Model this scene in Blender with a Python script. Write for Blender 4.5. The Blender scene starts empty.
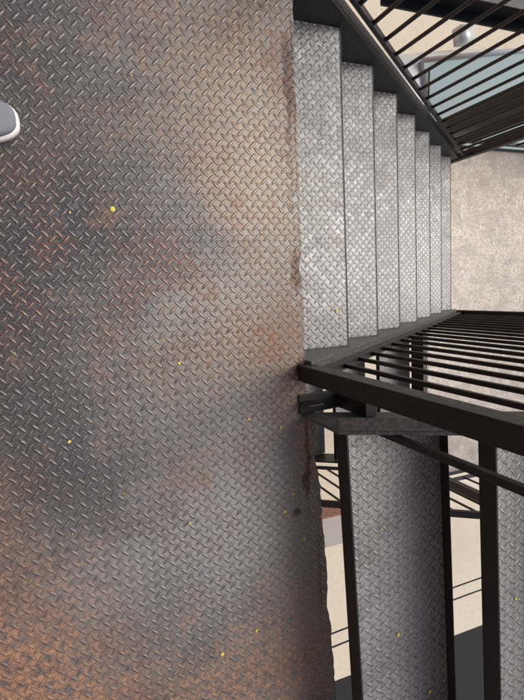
import bpy, bmesh, math, random
import numpy as np
from mathutils import Vector, Matrix
random.seed(7)
scene=bpy.context.scene
G=0.28; RZ=0.22; W=1.065; LZ=-8*RZ; GZ=-4.5

# ---------------------------------------------------------------- materials
class NT:
    def __init__(s,name):
        s.mat=bpy.data.materials.new(name); s.mat.use_nodes=True
        s.t=s.mat.node_tree; s.b=s.t.nodes['Principled BSDF']
    def n(s,k): return s.t.nodes.new(k)
    def put(s,sock,v):
        if v is None: return
        if hasattr(v,'is_linked') or hasattr(v,'links'): s.t.links.new(v,sock)
        else: sock.default_value=v
    def m(s,op,a,b=None,c=None,clamp=False):
        n=s.n('ShaderNodeMath'); n.operation=op; n.use_clamp=clamp
        s.put(n.inputs[0],a); s.put(n.inputs[1],b); s.put(n.inputs[2],c); return n.outputs[0]
    def mix(s,f,a,b,blend='MIX'):
        n=s.n('ShaderNodeMix'); n.data_type='RGBA'; n.blend_type=blend
        s.put(n.inputs[0],f)
        for i,v in ((6,a),(7,b)):
            if isinstance(v,tuple): v=(v[0],v[1],v[2],1)
            s.put(n.inputs[i],v)
        return n.outputs[2]
    def ss(s,x,lo,hi):
        n=s.n('ShaderNodeMapRange'); n.interpolation_type='SMOOTHSTEP'
        s.put(n.inputs[0],x); n.inputs[1].default_value=lo; n.inputs[2].default_value=hi
        return n.outputs[0]
    def rng(s,x,lo,hi,a,b):
        n=s.n('ShaderNodeMapRange'); s.put(n.inputs[0],x)
        for i,v in zip((1,2,3,4),(lo,hi,a,b)): n.inputs[i].default_value=v
        return n.outputs[0]
    def noise(s,vec,scale,detail=4,rough=.55):
        n=s.n('ShaderNodeTexNoise'); s.put(n.inputs['Vector'],vec)
        n.inputs['Scale'].default_value=scale; n.inputs['Detail'].default_value=detail
        n.inputs['Roughness'].default_value=rough; return n.outputs['Fac']
    def bump(s,h,strength,dist,nrm=None):
        n=s.n('ShaderNodeBump'); n.inputs['Strength'].default_value=strength
        n.inputs['Distance'].default_value=dist; s.put(n.inputs['Height'],h)
        if nrm is not None: s.put(n.inputs['Normal'],nrm)
        return n.outputs[0]

def plate_mat(name, P=0.033, rust=[], dark=[], tan=[], stain=[], light=[], base=(.13,.137,.142), rustlevel=0.0, offs=(0,0), bumpd=.0022, redrim=.6, lugcol=((.15,.15,.148),(.30,.295,.285)), metal=.35):
    k=NT(name)
    tc=k.n('ShaderNodeTexCoord').outputs['Object']
    sp=k.n('ShaderNodeSeparateXYZ'); k.put(sp.inputs[0],tc); x,y=sp.outputs[0],sp.outputs[1]
    u=k.m('ADD',k.m('DIVIDE',x,P),1000.0+offs[0]); v=k.m('ADD',k.m('DIVIDE',y,P),1000.0+offs[1])
    def lugs(o,sgn):
        fu=k.m('SUBTRACT',k.m('FRACT',k.m('ADD',u,o)),.5); fv=k.m('SUBTRACT',k.m('FRACT',k.m('ADD',v,o)),.5)
        if sgn>0: p,q=k.m('ADD',fu,fv),k.m('SUBTRACT',fv,fu)
        else: p,q=k.m('SUBTRACT',fu,fv),k.m('ADD',fv,fu)
        a=k.m('MULTIPLY',p,.7071/.44); b=k.m('MULTIPLY',q,.7071/.125)
        return k.m('ADD',k.m('MULTIPLY',a,a),k.m('MULTIPLY',b,b))
    r=k.m('MINIMUM',lugs(0.0,1),lugs(0.5,-1))
    h=k.m('POWER',k.m('SUBTRACT',1.0,r,clamp=True),.6)
    lug=k.ss(h,.25,.7)
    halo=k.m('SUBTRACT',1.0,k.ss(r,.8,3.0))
    n0=k.noise(tc,2.2,3,.6); n1=k.noise(tc,8,4,.62); n2=k.noise(tc,42,4,.68); n3=k.noise(tc,230,2,.6)
    nb=k.noise(tc,6.3,4,.62)
    d1=k.m('SUBTRACT',n1,.5); d2=k.m('SUBTRACT',nb,.5); d3=k.m('SUBTRACT',n2,.5)
    def blobs(L,wa=.30,wb=.03):
        wx=k.m('ADD',x,k.m('ADD',k.m('MULTIPLY',d1,wa),k.m('MULTIPLY',d3,wb))); wy=k.m('ADD',y,k.m('ADD',k.m('MULTIPLY',d2,wa),k.m('MULTIPLY',d3,wb)))
        acc=None
        for (cx,cy,rx,ry,am) in L:
            dx=k.m('DIVIDE',k.m('SUBTRACT',wx,cx),rx); dy=k.m('DIVIDE',k.m('SUBTRACT',wy,cy),ry)
            q=k.m('ADD',k.m('MULTIPLY',dx,dx),k.m('MULTIPLY',dy,dy))
            g=k.m('MULTIPLY',k.m('POWER',2.718,k.m('MULTIPLY',q,-1.0)),am)
            acc=g if acc is None else k.m('ADD',acc,g)
        return acc
    col=k.mix(k.ss(n1,.38,.62),tuple(c*.8 for c in base),tuple(c*1.3 for c in base))
    col=k.mix(k.m('MULTIPLY',k.ss(n2,.42,.66),.5),col,(.175,.155,.13) if base[0]<.15 else tuple(c*.75 for c in base))
    if light: col=k.mix(k.m('MULTIPLY',blobs(light),k.ss(n2,.15,.6),clamp=True),col,(.33,.335,.33))
    if tan:
        f=k.m('MULTIPLY',blobs(tan),k.ss(n2,.2,.7),clamp=True); col=k.mix(f,col,(.32,.245,.17))
    dk=None
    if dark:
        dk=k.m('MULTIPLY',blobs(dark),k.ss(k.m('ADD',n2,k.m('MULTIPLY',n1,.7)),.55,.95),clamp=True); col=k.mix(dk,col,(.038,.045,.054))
    rf=k.m('MULTIPLY',k.ss(k.m('ADD',n1,k.m('MULTIPLY',d3,.5)),.54,.74),.35+rustlevel)
    if rust: rf=k.m('ADD',rf,k.m('MULTIPLY',blobs(rust),k.ss(n2,.25,.6)),clamp=True)
    rcol=k.mix(k.ss(n2,.35,.65),(.17,.08,.045),(.38,.215,.125))
    col=k.mix(rf,col,rcol)
    rim=k.m('MULTIPLY',k.m('MULTIPLY',halo,k.ss(n0,.38,.6)),k.m('MULTIPLY',k.ss(nb,.42,.6),redrim))
    col=k.mix(rim,col,(.24,.09,.05))
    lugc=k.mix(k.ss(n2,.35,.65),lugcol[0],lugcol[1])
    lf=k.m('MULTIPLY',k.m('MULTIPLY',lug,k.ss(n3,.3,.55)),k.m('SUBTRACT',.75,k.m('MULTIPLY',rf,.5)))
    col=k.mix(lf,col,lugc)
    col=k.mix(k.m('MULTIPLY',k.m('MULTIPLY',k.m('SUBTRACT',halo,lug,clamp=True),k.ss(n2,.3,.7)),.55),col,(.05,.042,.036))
    if stain:
        st=k.ss(k.m('MULTIPLY',blobs(stain,.035,.035),k.m('ADD',.35,n2)),.25,.7)
        col=k.mix(k.m('MULTIPLY',st,.85),col,k.mix(k.ss(n2,.4,.6),(.025,.015,.012),(.11,.048,.028)))
    col=k.mix(k.m('MULTIPLY',k.ss(n3,.48,.7),.3),col,(.36,.33,.29))
    col=k.mix(k.m('MULTIPLY',k.ss(n3,.52,.30),.25),col,(.05,.045,.04))
    k.put(k.b.inputs['Base Color'],col)
    k.put(k.b.inputs['Metallic'],k.m('MULTIPLY',k.m('SUBTRACT',1.0,rf),k.rng(lug,0,1,metal,metal+.3)))
    k.put(k.b.inputs['Roughness'],k.m('ADD',k.rng(n2,.3,.7,.32,.54),k.m('MULTIPLY',rf,.25)))
    hh=k.m('ADD',h,k.m('ADD',k.m('MULTIPLY',n2,.30),k.m('MULTIPLY',n3,.10)))
    k.put(k.b.inputs['Normal'],k.bump(hh,1.0,bumpd))
    return k.mat

def paint_mat(name,col=(.012,.013,.015),rough=.35,rust=.25,worn=None):
    k=NT(name); tc=k.n('ShaderNodeTexCoord').outputs['Object']
    n1=k.noise(tc,14,4,.6); n2=k.noise(tc,90,3,.6)
    c=k.mix(n1,col,tuple(v*1.6+.003 for v in col))
    c=k.mix(k.m('MULTIPLY',k.ss(n1,.6,.72),rust),c,(.10,.045,.025))
    if worn: c=k.mix(k.m('MULTIPLY',k.ss(n2,.42,.66),.6),c,worn)
    k.put(k.b.inputs['Base Color'],c); k.put(k.b.inputs['Roughness'],k.rng(n2,.3,.7,rough-.08,rough+.15))
    k.put(k.b.inputs['Normal'],k.bump(k.m('ADD',n2,k.m('MULTIPLY',n1,.8)),.35,.0012))
    return k.mat
def simple(name,col,rough=.5,metal=0,var=.15,scale=20):
    k=NT(name); tc=k.n('ShaderNodeTexCoord').outputs['Object']; n1=k.noise(tc,scale,3,.6)
    c=k.mix(n1,tuple(v*(1-var) for v in col),tuple(min(1,v*(1+var)) for v in col))
    k.put(k.b.inputs['Base Color'],c); k.b.inputs['Roughness'].default_value=rough; k.b.inputs['Metallic'].default_value=metal
    return k.mat

BLACK=paint_mat('black_paint',(.005,.0055,.007),.45,.05)
GREYST=paint_mat('worn_grey_paint',(.05,.053,.056),.42,.2,(.17,.17,.165))
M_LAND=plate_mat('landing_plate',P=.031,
    rust=[(-.86,-.72,.24,.26,1.2),(-.60,-.98,.36,.15,.9),(-.12,-.94,.20,.20,.7),(-.08,.08,.08,.12,.7),(-.88,-.30,.09,.16,.5),(-.03,-.25,.05,.12,.6),(-.34,-.26,.14,.08,.3),(-.5,.62,.2,.08,.2),(-.5,.93,.10,.08,.3),(-.04,.78,.035,.16,.45)],
    dark=[(-.72,.82,.18,.36,.95),(-.60,.40,.20,.20,1.0),(-.82,.12,.18,.34,.95),(-.68,-.22,.22,.16,.6),(-.32,.34,.2,.07,.5),(-.45,-.62,.10,.12,.35)],  # dark paint patches; the left ones also put soft shade into the colour
    tan=[(-.22,.82,.20,.34,1.0),(-.12,.42,.14,.22,.7),(-.16,.02,.20,.15,.75),(-.08,-.62,.12,.3,.6),(-.42,.0,.15,.14,.4),(-.4,-.95,.3,.16,.4)],
    stain=[(-.022,.80,.020,.11,.9),(-.030,.60,.007,.24,.55),(-.022,.26,.018,.05,1.1),(-.02,.40,.006,.4,.45),(-.012,-.02,.035,.025,1.1),(-.006,-.30,.010,.12,1.0),(-.05,-.46,.016,.014,1.1),(-.02,-.37,.012,.025,1.1),(.02,-.7,.008,.3,.6),(-.5,.34,.05,.03,.5),(-.008,.5,.004,1.0,.6)],
    light=[(-.26,-.42,.24,.27,1.1),(-.52,-.55,.24,.18,.9),(-.3,.15,.16,.16,.4),(-.5,-.1,.15,.1,.3),(-.15,.6,.12,.15,.3)],rustlevel=.05,base=(.13,.137,.14))
SILV=((.19,.20,.205),(.36,.37,.375))
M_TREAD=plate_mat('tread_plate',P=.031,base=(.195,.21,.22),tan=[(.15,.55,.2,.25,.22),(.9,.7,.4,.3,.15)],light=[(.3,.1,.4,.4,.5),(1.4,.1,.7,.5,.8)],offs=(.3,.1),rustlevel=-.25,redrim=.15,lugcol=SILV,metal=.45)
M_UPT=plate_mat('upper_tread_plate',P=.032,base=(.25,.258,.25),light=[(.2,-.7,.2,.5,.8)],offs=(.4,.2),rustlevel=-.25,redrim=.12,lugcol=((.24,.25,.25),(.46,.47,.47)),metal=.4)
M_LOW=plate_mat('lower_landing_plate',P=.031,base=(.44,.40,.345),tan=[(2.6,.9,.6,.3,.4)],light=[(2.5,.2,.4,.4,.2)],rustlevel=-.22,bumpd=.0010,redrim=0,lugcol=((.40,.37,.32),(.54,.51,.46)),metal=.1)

# ---------------------------------------------------------------- geometry helpers
class B:
    def __init__(s): s.bm=bmesh.new()
    def hexa(s,pts,mi=0):
        v=[s.bm.verts.new(p) for p in pts]
        for f in ((3,2,1,0),(4,5,6,7),(0,1,5,4),(1,2,6,5),(2,3,7,6),(3,0,4,7)):
            fc=s.bm.faces.new([v[i] for i in f]); fc.material_index=mi
    def box(s,x0,x1,y0,y1,z0,z1,mi=0):
        s.hexa([(x0,y0,z0),(x1,y0,z0),(x1,y1,z0),(x0,y1,z0),(x0,y0,z1),(x1,y0,z1),(x1,y1,z1),(x0,y1,z1)],mi)
    def slab(s,x0,z0,x1,z1,y0,y1,lo,hi,mi=0):
        s.hexa([(x0,y0,z0+lo),(x1,y0,z1+lo),(x1,y1,z1+lo),(x0,y1,z0+lo),(x0,y0,z0+hi),(x1,y0,z1+hi),(x1,y1,z1+hi),(x0,y1,z0+hi)],mi)
    def prism(s,poly,z0,z1,mi=0):
        a=[s.bm.verts.new((x,y,z0)) for x,y in poly]; b=[s.bm.verts.new((x,y,z1)) for x,y in poly]
        s.bm.faces.new(a[::-1]).material_index=mi; s.bm.faces.new(b).material_index=mi
        for i in range(len(poly)):
            j=(i+1)%len(poly); s.bm.faces.new((a[i],a[j],b[j],b[i])).material_index=mi
    def tube(s,pts,rad,seg=10,mi=0):
        rings=[]
        for i,p in enumerate(pts):
            p=Vector(p); d=(Vector(pts[min(i+1,len(pts)-1)])-Vector(pts[max(i-1,0)])).normalized()
            up=Vector((0,0,1)) if abs(d.z)<.9 else Vector((1,0,0)); e=d.cross(up).normalized(); f=d.cross(e)
            rings.append([s.bm.verts.new(p+rad*(math.cos(t)*e+math.sin(t)*f)) for t in [2*math.pi*q/seg for q in range(seg)]])
        for a,b in zip(rings,rings[1:]):
            for i in range(seg): s.bm.faces.new((a[i],a[(i+1)%seg],b[(i+1)%seg],b[i])).material_index=mi
        s.bm.faces.new(rings[0]).material_index=mi; s.bm.faces.new(rings[-1][::-1]).material_index=mi
    def done(s,name,mats,parent=None,bevel=0,smooth=False,xf=None):
        if xf is not None: bmesh.ops.transform(s.bm,matrix=xf,verts=s.bm.verts)
        bmesh.ops.recalc_face_normals(s.bm,faces=s.bm.faces)
        me=bpy.data.meshes.new(name); s.bm.to_mesh(me); s.bm.free()
        o=bpy.data.objects.new(name,me); scene.collection.objects.link(o)
        for m in mats: me.materials.append(m)
        if smooth:
            for f in me.polygons: f.use_smooth=True
        if bevel:
            md=o.modifiers.new('bevel','BEVEL'); md.width=bevel; md.segments=2; md.limit_method='ANGLE'
        if parent: o.parent=parent
        return o
def empty(name):
    o=bpy.data.objects.new(name,None); scene.collection.objects.link(o); return o

# ---------------------------------------------------------------- upper landing
ld=empty('stair_landing')
b=B()
edge=[]
y=1.5
while y>-.11:
    e=random.uniform(-.0022,.0015)
    for (yc,d,wd) in ((.27,.012,.025),(.80,.006,.05),(.60,.004,.02),(.05,.006,.03)): e-=d*math.exp(-((y-yc)/wd)**2)
    edge.append((e,y)); y-=.012
y=-.14
while y>-1.75:
    e=random.uniform(-.003,.002)
    for (yc,d,wd) in ((-.30,.010,.05),(-.5,.006,.02),(-.8,.007,.04)): e-=d*math.exp(-((y-yc)/wd)**2)
    edge.append((.022+(-y-.12)*.043+e,y)); y-=.014
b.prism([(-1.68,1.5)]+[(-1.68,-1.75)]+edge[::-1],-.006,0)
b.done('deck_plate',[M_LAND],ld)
b=B()
b.box(-.05,-.006,-.10,1.45,-.16,-.0075); b.box(-.055,-.0,-1.7,-.14,-.18,-.0085)
b.box(-1.66,-1.6,-1.7,1.45,-.2,-.0095); 
for yy in (-1.2,-.6,0,.6,1.2): b.box(-1.59,-.06,yy-.02,yy+.02,-.1,-.0085)
b.done('frame',[BLACK],ld,.002)

# ---------------------------------------------------------------- down flight
st=empty('staircase')
b=B()
for k in range(1,8):
    xn=G*k; z=-RZ*k
    b.box(xn-.295,xn,0.002,W-.002,z-.005,z,0)
    b.box(xn+.0003,xn+.007,0.003,W-.003,z-.045,z-.0006,1)
    b.box(xn-.295,xn-.291,0.003,W-.003,z+.0005,z+.03,1)
b.done('treads',[M_TREAD,BLACK],st,.001)
b=B()
s=RZ/G
b.slab(-.0,0.0,2.05,-2.05*s,-.012,0.0,-.25,.035); b.slab(-.0,0.0,2.05,-2.05*s,-.055,-.0125,.028,.036)
b.done('inner_stringer',[GREYST],st,.0015)
b=B()
b.slab(0.0,0.0,2.05,-2.05*s,W,W+.012,-.25,.05); b.slab(0.0,0.0,2.05,-2.05*s,W+.0125,W+.05,.043,.051)
b.done('outer_stringer',[BLACK],st,.0015)

def slope_rail(name,y,x0,z0,x1,z1,step,bw,botoff,height,newels,nw=.05,first=.06):
    b=B(); sl=(z1-z0)/(x1-x0)
    b.slab(x0,z0,x1,z1,y-.013,y+.013,botoff,botoff+.022)
    b.slab(x0,z0,x1,z1,y-.022,y+.022,height,height+.035)
    x=x0+first
    while x<x1-.03:
        z=z0+(x-x0)*sl
        b.box(x-bw/2,x+bw/2,y-bw/2,y+bw/2,z+botoff+.01,z+height+.01); x+=step
    for (nx,zb,zt) in newels:
        b.box(nx-nw/2,nx+nw/2,y-nw/2,y+nw/2,zb,zt)
        b.box(nx-nw/2-.004,nx+nw/2+.004,y-nw/2-.004,y+nw/2+.004,zt+.0005,zt+.008)
    return b.done(name,[BLACK],None,.002)
slope_rail('stair_railing',-.034,0.02,0,2.08,-2.08*s,.112,.013,.055,.93,[(-.005,-.12,1.0),(2.10,LZ-.1,LZ+1.0)],.048,first=.13)
slope_rail('stair_railing',W+.03,0.02,0,2.08,-2.08*s,.112,.012,.075,.93,[(0,-.12,1.0),(2.13,LZ-.1,LZ+1.0)],.048)

# ---------------------------------------------------------------- lower landing
l2=empty('stair_landing')
b=B(); b.box(1.94,3.30,-1.32,W+.13,LZ-.006,LZ); b.done('deck_plate',[M_LOW],l2)
b=B(); b.box(1.95,3.29,W+.132,W+.15,LZ-.15,LZ+.012); b.box(1.95,3.29,-1.345,-1.3205,LZ-.15,LZ+.012); b.box(3.3005,3.32,-1.34,W+.14,LZ-.15,LZ+.012)
b.box(1.90,1.938,-1.32,W,LZ-.15,LZ-.008); b.done('frame',[BLACK],l2,.002)
def flat_rail(name,p0,p1,zb,h=1.0,step=.11,bw=.013):
    b=B(); p0=Vector(p0);p1=Vector(p1); d=(p1-p0); L=d.length; d/=L; n=Vector((-d.y,d.x))
    def bar(a,c,hw,z0,z1):
        A=p0+d*a;C=p0+d*c
        q=[A-n*hw,C-n*hw,C+n*hw,A+n*hw]
        b.hexa([(v.x,v.y,z0) for v in q]+[(v.x,v.y,z1) for v in q])
    bar(0,L,.013,zb+.07,zb+.092); bar(0,L,.022,zb+h-.035,zb+h)
    t=step
    while t<L-.04: bar(t-bw/2,t+bw/2,bw/2,zb+.08,zb+h-.01); t+=step
    for t in (0,L): bar(t-.024,t+.024,.024,zb-.12,zb+h+.02)
    return b.done(name,[BLACK],None,.002)
flat_rail('landing_railing',(2.2,W+.16),(3.28,W+.16),LZ)
flat_rail('landing_railing',(2.0,-1.35),(3.28,-1.35),LZ)
flat_rail('landing_railing',(3.335,-1.30),(3.335,W+.1),LZ)

# ---------------------------------------------------------------- up flight (slightly out of square)
up=empty('staircase')
XF=Matrix.Translation((0,-.16,0))@Matrix.Rotation(math.radians(2.0),4,'Z')@Matrix.Translation((0,.16,0))
b=B()
for k in range(1,7):
    x0=.002+(k-1)*G; z=RZ*k
    b.box(x0,x0+.298,-1.24,-.172,z-.005,z,0)
    b.box(x0-.0045,x0-.0005,-1.24,-.172,z-.055,z,1)
    b.box(x0+.2985,x0+.3025,-1.24,-.172,z-.05,z+.03,1)
b.done('treads',[M_UPT,BLACK],up,.001,xf=XF)
b=B()
b.slab(-.02,.02,1.8,.02+1.82*s,-.170,-.160,-.05,.19); b.slab(-.02,.02,1.8,.02+1.82*s,-.1595,-.125,.182,.191)
b.slab(-.02,.02,1.8,.02+1.82*s,-1.255,-1.243,-.05,.19); b.slab(-.02,.02,1.8,.02+1.82*s,-1.29,-1.2555,.182,.191)
b.done('stringers',[GREYST],up,.002,xf=XF)
b=B()
b.box(-.03,.18,-.158,-.10,.0005,.008); b.box(-.03,.02,-.125,-.119,.009,.07)
b.box(.10,.135,-.157,-.105,.009,.16)
b.done('base_bracket',[BLACK],up,.002,xf=XF)
b=B()
for x,bw in ((.10,.018),(.345,.014),(.62,.014),(.90,.014),(1.18,.014),(1.46,.014)):
    z=.02+x*s; b.box(x-bw/2,x+bw/2,-.1708-bw,-.1708,z+.06,z+.95)
b.slab(.07,.07,1.75,.07+1.68*s,-.205,-.165,.951,.985)
b.done('stair_railing',[BLACK],None,.002,xf=XF)

# ---------------------------------------------------------------- return flight below
rt=empty('staircase')
b=B()
n=11
for k in range(1,n+1):
    xn=1.93-G*k; z=LZ-RZ*k
    b.box(xn,xn+.29,-1.22,-.15,z-.005,z,0); b.box(xn-.002,xn+.002,-1.22,-.15,z-.045,z-.0055,1)
b.done('treads',[M_TREAD,BLACK],rt,.001)
b=B()
xe=1.93-G*12.2; ze=LZ-RZ*12.2
b.slab(xe,ze,1.93,LZ,-.148,-.136,-.22,.04); b.slab(xe,ze,1.93,LZ,-1.234,-1.222,-.22,.04)
b.done('stringers',[BLACK],rt,.002)
slope_rail('stair_railing',-1.26,xe+.1,ze+.08,1.90,LZ,.112,.013,.07,.93,[(1.9,LZ-.1,LZ+1),(xe+.15,GZ,ze+1.05)])

# ---------------------------------------------------------------- structure
b=B()
cx,cy=2.36,1.40
b.box(cx-.08,cx+.08,cy+.065,cy+.075,GZ,3.2); b.box(cx-.08,cx+.08,cy-.075,cy-.065,GZ,3.2); b.box(cx-.085,cx-.0805,cy-.075,cy+.075,GZ,3.2)
b.box(cx-.14,cx+.14,cy-.14,cy+.14,GZ+.001,GZ+.02)
b.done('steel_column',[BLACK],None,.003)
b=B()
cx,cy=3.30,-1.6
b.box(cx-.06,cx+.06,cy-.06,cy+.06,GZ,LZ-.0); b.box(cx-.12,cx+.12,cy-.12,cy+.12,GZ+.001,GZ+.02)
b.done('steel_column',[BLACK],None,.003)
b=B(); b.box(1.0,5.0,1.62,1.74,-.80,-.79); b.box(1.0,5.0,1.62,1.74,-.99,-.98); b.box(1.0,5.0,1.675,1.685,-.9795,-.8005)
b.done('steel_beam',[BLACK],None,.003)

# ---------------------------------------------------------------- ground
k=NT('concrete_ground'); tc=k.n('ShaderNodeTexCoord').outputs['Object']
n1=k.noise(tc,.8,4,.6); n2=k.noise(tc,12,4,.65); n3=k.noise(tc,90,2,.6)
c=k.mix(n1,(.54,.475,.36),(.66,.60,.48)); c=k.mix(k.m('MULTIPLY',k.ss(n2,.5,.7),.35),c,(.38,.34,.27)); c=k.mix(k.m('MULTIPLY',k.ss(n3,.5,.7),.4),c,(.68,.63,.54))
k.put(k.b.inputs['Base Color'],c); k.b.inputs['Roughness'].default_value=.9
k.put(k.b.inputs['Normal'],k.bump(k.m('ADD',n2,n3),.4,.01)); GM=k.mat
b=B(); b.box(-150,150,-150,150,GZ-.5,GZ); b.done('ground',[GM])
AS=simple('asphalt',(.014,.014,.015),.9,0,.3,60)
b=B(); b.box(-60,60,-12,-5.4,GZ+.001,GZ+.005); b.done('road',[AS])

# ---------------------------------------------------------------- brick building behind the photographer
k=NT('brick'); tc=k.n('ShaderNodeTexCoord').outputs['Object']
sp=k.n('ShaderNodeSeparateXYZ'); k.put(sp.inputs[0],tc); cb=k.n('ShaderNodeCombineXYZ'); k.put(cb.inputs[0],k.m('ADD',sp.outputs[0],sp.outputs[1])); k.put(cb.inputs[1],sp.outputs[2])
br=k.n('ShaderNodeTexBrick'); k.put(br.inputs['Vector'],cb.outputs[0]); br.inputs['Scale'].default_value=4.4
br.inputs['Color1'].default_value=(.25,.10,.07,1); br.inputs['Color2'].default_value=(.33,.15,.10,1); br.inputs['Mortar'].default_value=(.35,.33,.3,1)
k.put(k.b.inputs['Base Color'],br.outputs['Color']); k.b.inputs['Roughness'].default_value=.85; k.put(k.b.inputs['Normal'],k.bump(br.outputs['Fac'],-.5,.01)); BRK=k.mat
bd=empty('brick_building')
b=B()
wx0,wx1=-8,-1.72
def wall(ya,yb,za,zb): b.box(wx1-.3,wx1,ya,yb,za,zb)
wall(-8,-.45,GZ,4.5); wall(.5,8,GZ,4.5); wall(-.45,.5,2.12,4.5); wall(-.45,.5,GZ,0.0)
b.box(wx0,wx1-.301,-8,8,GZ,4.5)
b.done('walls',[BRK],bd)
b=B(); b.box(wx0-.1,wx1+.12,-8.1,8.1,4.501,4.75); b.done('parapet',[GM],bd,.01)
b=B(); b.box(wx1-.2,wx1-.15,-.44,.49,.005,2.115); b.box(wx1-.149,wx1-.1,.36,.40,1.0,1.04); b.done('door',[simple('door_paint',(.10,.11,.12),.4)],bd,.004)
b=B(); b.box(2.25,2.85,-3.15,-2.75,GZ+.001,GZ+.35); b.done('brick_planter',[BRK],None,.01)

# ---------------------------------------------------------------- parked car
SIL=simple('silver_paint',(.60,.62,.62),.25,.3,.03,3); TYRE=simple('rubber',(.02,.02,.02),.8); CGL=simple('car_glass',(.42,.53,.51),.06,.2,.05,3)
HUB=simple('hub',(.45,.46,.47),.3,.8,.05); LAMP=simple('lamp_lens',(.7,.7,.68),.1); RED=simple('tail_lens',(.35,.02,.02),.15)
def loft(b,secs,mi=0,side=None):
    rings=[[b.bm.verts.new(p) for p in sct] for sct in secs]
    for i,(a,c) in enumerate(zip(rings,rings[1:])):
        for j in range(len(a)-1):
            f=b.bm.faces.new((a[j],a[j+1],c[j+1],c[j])); f.material_index=side(i,j) if side else mi
    b.bm.faces.new(rings[0]).material_index=mi; b.bm.faces.new(rings[-1][::-1]).material_index=mi
car=empty('parked_car')
CX=Matrix.Translation((4.95,2.15,GZ))@Matrix.Rotation(math.radians(188),4,'Z')
def sec(x,hw,zb,zt,tw):
    return [(x,-hw*.92,zb),(x,-hw,zb+.2),(x,-hw,zt-.16),(x,-tw,zt-.02),(x,-tw*.5,zt+.015),(x,0,zt+.02),(x,tw*.5,zt+.015),(x,tw,zt-.02),(x,hw,zt-.16),(x,hw,zb+.2),(x,hw*.92,zb)]
b=B()
loft(b,[sec(-2.25,.70,.35,.72,.62),sec(-2.15,.82,.24,.86,.74),sec(-1.7,.9,.2,.96,.80),sec(-1.1,.91,.2,.98,.8),sec(0,.91,.2,.97,.8),sec(.9,.91,.2,.96,.8),sec(1.5,.9,.2,.90,.78),sec(2.05,.84,.22,.78,.70),sec(2.25,.70,.3,.62,.58)])
b.done('body',[SIL],car,.02,True,CX)
b=B()
def cab(x,hw,z): return [(x,-hw,z[0]),(x,-hw*z[2],z[1]),(x,-hw*z[2]*.5,z[1]+.02),(x,hw*z[2]*.5,z[1]+.02),(x,hw*z[2],z[1]),(x,hw,z[0])]
S=[cab(-1.75,.76,(.90,.955,1)),cab(-1.15,.80,(.93,1.38,.80)),cab(-.5,.80,(.93,1.45,.80)),cab(.2,.80,(.93,1.43,.80)),cab(1.45,.76,(.90,.96,1))]
def cs(i,j):
    if j in (0,4): return 1
    if i in (0,3): return 1
    return 0
loft(b,S,1,cs); b.done('cabin',[SIL,CGL],car,.0,False,CX)
b=B()
for sy in (-1,1):
    b.tube([(1.47,sy*.745,.955),(.2,sy*.645,1.435),(-.5,sy*.645,1.455),(-1.15,sy*.645,1.385),(-1.75,sy*.74,.95)],.03,8)
    b.tube([(-.25,sy*.80,.93),(-.25,sy*.66,1.44)],.03,6)
    b.box(.75,.95,sy*.98-.09,sy*.98+.09,.92,1.06)
b.done('pillars_and_mirrors',[SIL],car,0,True,CX)
b=B()
for x in (-1.35,1.4):
    for sy in (-1,1):
        b.tube([(x,sy*.70,.32),(x,sy*.925,.32)],.32,24,0); b.tube([(x,sy*.926,.32),(x,sy*.935,.32)],.19,16,1)
b.done('wheels',[TYRE,HUB],car,.01,False,CX)
b=B()
for sy in (-1,1):
    b.box(2.05,2.2,sy*.66-.12,sy*.66+.12,.56,.66,0); b.box(-2.22,-2.1,sy*.66-.12,sy*.66+.12,.66,.8,1)
    b.tube([(1.50,sy*.1,.985),(1.42,sy*.62,1.005)],.010,6,2)
b.done('lamps_and_wipers',[LAMP,RED,TYRE],car,0,False,CX)

# ---------------------------------------------------------------- cables
b=B()
for yy,zz in ((-3.85,-3.2),(-4.02,-3.2)):
    b.tube([(x,yy+.15*math.sin(x*.3),zz-.25*(1-((x-4)/8)**2)) for x in np.linspace(-4,12,33)],.010,6)
b.done('utility_cable',[BLACK])

# ---------------------------------------------------------------- shoe
sh=empty('shoe')
UP=simple('shoe_fabric',(.20,.215,.25),.85,0,.35,400); SOLE=simple('shoe_sole',(.78,.77,.74),.6,0,.06,60)
def outline(t,grow=0):
    a=2*math.pi*t; cx_=math.cos(a); sy_=math.sin(a)
    L=.148+grow; w=(.044+.012*(cx_*.5+.5))+grow
    if abs(cx_)<.5: w-=.004*(1-abs(cx_)*2)
    return Vector((L*cx_, w*(1 if sy_>=0 else -1)*abs(sy_)**.75 - .006*cx_*cx_*(1 if cx_>0 else 0)))
def ring(b,z,sc,dx=0,grow=0,slope=0,N=48):
    out=[]
    for i in range(N):
        p=outline(i/N,grow); x=p.x*sc[0]+dx; yv=p.y*sc[1]
        out.append(b.bm.verts.new((x,yv,z+slope*x)))
    return out
def skin(b,rs,cap0=True,cap1=True,mi=0):
    for a,c in zip(rs,rs[1:]):
        N=len(a)
        for i in range(N): b.bm.faces.new((a[i],a[(i+1)%N],c[(i+1)%N],c[i])).material_index=mi
    if cap0: b.bm.faces.new(rs[0][::-1]).material_index=mi
    if cap1: b.bm.faces.new(rs[-1]).material_index=mi
SX=Matrix.Translation((-.862,.612,.003))@Matrix.Rotation(math.radians(4),4,'Z')
b=B(); skin(b,[ring(b,0,(1,1),grow=-.002),ring(b,.006,(1,1),grow=.004),ring(b,.024,(1,1),grow=.004),ring(b,.028,(1,1),grow=0)]); b.done('sole',[SOLE],sh,0,True,SX)
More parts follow.
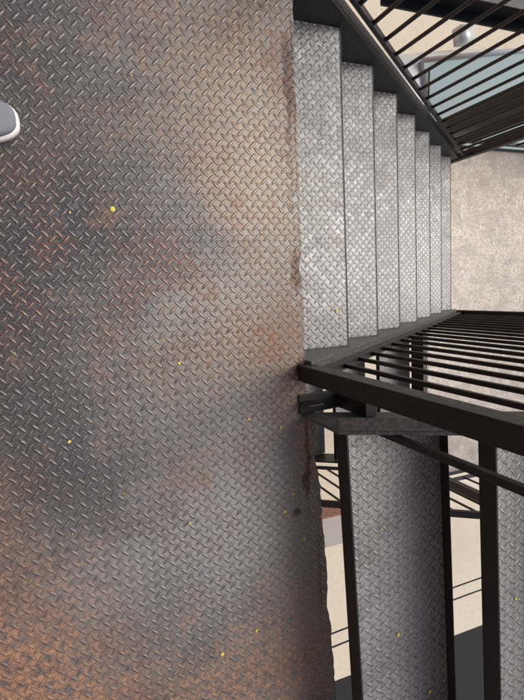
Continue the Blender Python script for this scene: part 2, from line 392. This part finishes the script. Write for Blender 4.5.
b=B(); skin(b,[ring(b,.0285,(1,1),grow=-.003),ring(b,.045,(.985,.97)),ring(b,.058,(.93,.88),-.006,slope=-.06),ring(b,.070,(.80,.74),-.025,slope=-.14),ring(b,.083,(.62,.60),-.055,slope=-.16),ring(b,.098,(.46,.56),-.078,slope=-.08),ring(b,.096,(.42,.46),-.078,slope=-.08),ring(b,.045,(.42,.44),-.078)]); b.done('upper',[UP],sh,0,True,SX)
b=B()
for i in range(5):
    x=-.005+i*.016; z=.092-.12*(x+.01)*1.6
    b.tube([(x,-.024,z-.006),(x+.004,0,z+.003),(x,.024,z-.006)],.0026,6)
b.done('laces',[SOLE],sh,0,True,SX)

# ---------------------------------------------------------------- fallen petals
YEL=simple('petal',(.75,.62,.10),.6,0,.2,300)
b=B()
pts=[(-.52,.43,0,1.5),(-.38,.03,0,1.2),(-.67,-.14,0,1.2),(-.19,-.15,0,1.),(-.09,-.19,0,.9),(-.09,-.45,0,1.2),(-.38,-.42,0,1),(-.2,-.8,0,1),(-.31,-.84,0,1.2),(-.06,-.4,0,.8),(-.62,.42,0,.7),(-.03,-.55,0,.9),(-.45,.75,0,.6),(-.28,.55,0,.6),(-.55,-.3,0,.6),
 (.06,.9,-RZ,1.3),(.24,.13,-RZ,1.4),(.4,.6,-2*RZ,1.2),(.7,.9,-3*RZ,1.2),(1.0,.4,-4*RZ,1.2),(.12,.3,-RZ,.8),(.15,-.78,RZ,1.2),(.26,-1.0,RZ,1.2),(.1,-.45,RZ,.8),(.35,-.6,2*RZ,1),(2.6,.6,LZ,1.6),(2.4,.9,LZ,1.4),(2.7,.3,LZ,1.4)]
for _ in range(26): pts.append((random.uniform(-.85,0),random.uniform(-1,.95),0,random.uniform(.25,.5)))
for x,y,z,sc in pts:
    a0=random.random()*6; r=.0052*sc; c=[]
    for i in range(7):
        a=a0+i/7*2*math.pi; rr=r*random.uniform(.7,1.2)*(1 if i%2 else .75)
        c.append(b.bm.verts.new((x+rr*math.cos(a),y+rr*math.sin(a),z+.0022+random.uniform(0,.0015))))
    ctr=b.bm.verts.new((x,y,z+.0045))
    for i in range(7): b.bm.faces.new((c[i],c[(i+1)%7],ctr))
b.done('fallen_petals',[YEL])

# ---------------------------------------------------------------- light
w=bpy.data.worlds.new('World'); scene.world=w; w.use_nodes=True
nt=w.node_tree; bg=nt.nodes['Background']; sk=nt.nodes.new('ShaderNodeTexSky'); sk.sky_type='NISHITA'; sk.sun_disc=False
EL,AZ=math.radians(52),math.radians(75)
sk.sun_elevation=EL; sk.sun_rotation=AZ; sk.air_density=1.0; sk.dust_density=5.0; sk.ozone_density=1.0
nt.links.new(sk.outputs[0],bg.inputs[0]); bg.inputs[1].default_value=.15
sd=bpy.data.lights.new('sun','SUN'); sd.energy=1.5; sd.angle=math.radians(45); sd.color=(1,.97,.92)
so=bpy.data.objects.new('sun',sd); scene.collection.objects.link(so)
dirv=Vector((math.sin(AZ)*math.cos(EL),math.cos(AZ)*math.cos(EL),math.sin(EL)))
so.rotation_euler=dirv.to_track_quat('Z','Y').to_euler()
scene.view_settings.view_transform='Standard'; scene.view_settings.look='None'; scene.view_settings.exposure=0

# ---------------------------------------------------------------- camera
cd=bpy.data.cameras.new('camera'); cam=bpy.data.objects.new('camera',cd); scene.collection.objects.link(cam)
cd.sensor_fit='VERTICAL'; cd.sensor_height=24; cd.lens=24*505.9/700; cd.clip_end=600; cd.clip_start=.02
rv=Vector((-.11,-.385,-.07)); cam.matrix_world=Matrix.Translation((-.673,.217,1.328))@Matrix.Rotation(rv.length,4,rv.normalized())
scene.camera=cam
